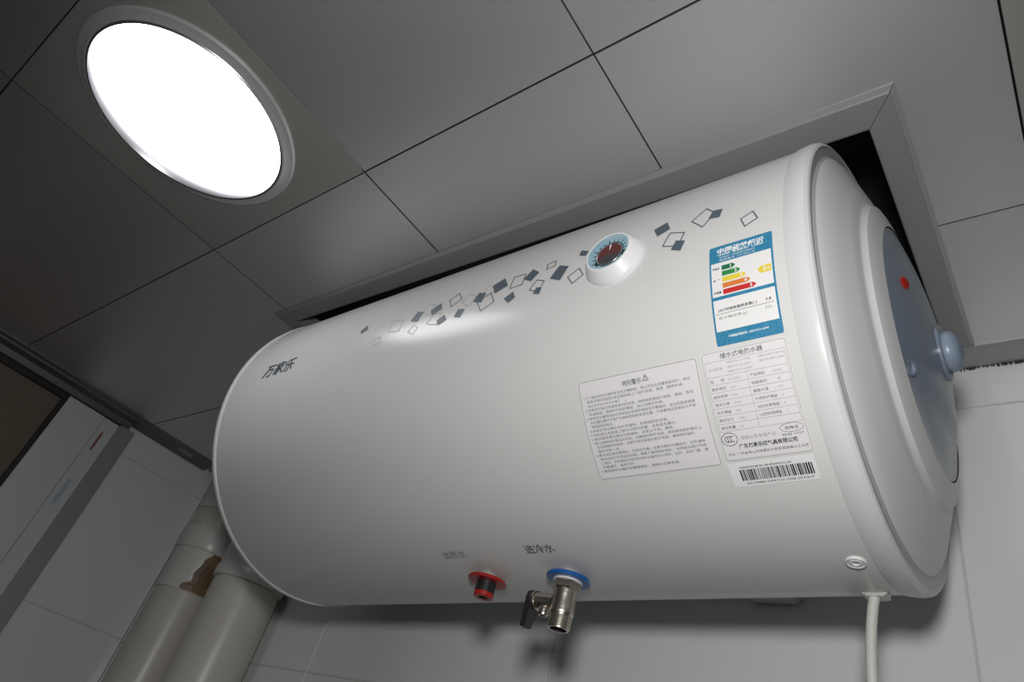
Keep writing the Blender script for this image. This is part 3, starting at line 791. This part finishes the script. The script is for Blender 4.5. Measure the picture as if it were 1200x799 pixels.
GL = (-.1168, .530, Z0 + .2155)
b = MB(); b.box(-.0080, .0080, -.006, .006, -.0068, .004); b.box(-.0062, .0062, -.005, .005, -.0076, -.006)
gl = b.obj('cable_gland', 'cord', heater); gl.matrix_local = hang(GL)
path = []
for k in range(40):
    z = -.004 - (.012*k if k < 12 else .144 + .04*(k-12))
    path.append((-.0105*(1-math.exp(z/.045)) + .003*math.sin(k*.2)*min(1, k/6), 0, z))
b = MB(); b.tube(path, .0037, 16)
o = b.obj('power_cord', 'cord', heater, True); o.matrix_local = hang(GL)
for bx in (-.257, -.655):
    b = MB(); w = .0275; r = .008; poly = []
    for cx, cz, a0 in ((-w+r, r, PI), (w-r, r, 1.5*PI)):
        for k in range(6):
            a = a0 + PI/2*k/5; poly.append((cx + r*math.cos(a), cz + r*math.sin(a)))
    poly += [(w, .15), (-w, .15)]
    n = len(poly)
    b.add([(x, 0, z) for x, z in poly] + [(x, .022, z) for x, z in poly], [tuple(range(n)), tuple(range(n, 2*n))[::-1]] + [(k, n+k, n+(k+1) % n, (k+1) % n) for k in range(n)])
    o = b.obj('mounting_bracket', 'cap', heater); o.matrix_local = hang((bx, .700, Z0 + .274))

# ------------------------------------------------------------------ drain pipes in the corner
def pipe(name, x, y, label, parts):
    p = tag(empty(name, (x, y, 0)), label, 'pipe', 'white drain pipes in the corner')
    for nm, m, prof, ang in parts:
        b = MB(); b.revolve(prof, 'z', n=64); q = b.obj(nm, m, p, True, ang)
    return p
zz = lambda a: Z0 + a
fp = pipe('drain_pipe', -1.3185, .6495, 'cream drain pipe with a brown glue stain under its white collar', [
    ('pipe_section', 'pvc', [(0, .0550), (zz(.225), .0550)], 40),
    ('coupling', 'pvc_white', [(zz(.2215), .0545), (zz(.2215), .0575), (zz(.2230), .0580), (zz(.300), .0580)], 40),
    ('collar', 'pvc_white', [(zz(.2965), .0575), (zz(.2965), .0612), (zz(.2985), .0622), (zz(.334), .0622), (zz(.337), .0612), (zz(.337), .0540)], 40),
    ('pipe_section', 'pvc', [(zz(.337), .0550), (zz(.380), .0550)], 40),
    ('coupling', 'pvc_white', [(zz(.3775), .0545), (zz(.3775), .0578), (zz(.379), .0583), (CEIL - .002, .0583)], 40)])
# glue stain: irregular patch hugging the lower coupling
face = math.atan2(-.655, 1.316)
b = MB(); rows = []
stain = [(.2225, -14), (.227, -17), (.232, -15), (.236, -8), (.240, -3), (.246, -3), (.253, -5), (.260, -3), (.267, 0), (.274, 2), (.280, 2), (.285, 5), (.290, 9), (.2955, 12)]
for z, a0 in stain:
    rows.append([(.0591*math.cos(face + math.radians(a0 + (95-a0)*k/10)), .0591*math.sin(face + math.radians(a0 + (95-a0)*k/10)), zz(z)) for k in range(11)])
b.add([p for r_ in rows for p in r_], [(11*j+k, 11*j+k+1, 11*j+12+k, 11*j+11+k) for j in range(len(rows)-1) for k in range(10)])
coup = [c for c in fp.children if c.name.startswith('coupling')][0]
o = b.obj('glue_stain', 'stain', coup)
o['label'] = 'brown glue stain'
pipe('drain_pipe', -1.134, .654, 'thicker plain cream drain pipe, half hidden behind the heater', [
    ('pipe_section', 'pvc', [(0, .0575), (zz(.248), .0575)], 40),
    ('collar', 'pvc_white', [(zz(.2445), .0570), (zz(.2445), .0612), (zz(.246), .0620), (zz(.262), .0620), (zz(.264), .0612)], 40),
    ('coupling', 'pvc_white', [(zz(.2635), .0600), (CEIL - .002, .0600)], 40)])

# ------------------------------------------------------------------ faint maker's mark on the lamp panel
p, f = text2d('NVdO', .011, width=.030, bold=.01)
b = MB()
b.add([(x, y, 0) for x, y in p], f)
o = b.obj('maker_mark', 'emboss', lamp)
o.rotation_euler = (PI, 0, math.radians(0)); o.location = (hx0 + .004, hy0 + .016, -.0003)

bpy.data.objects.remove(_txo); bpy.data.curves.remove(_txt)
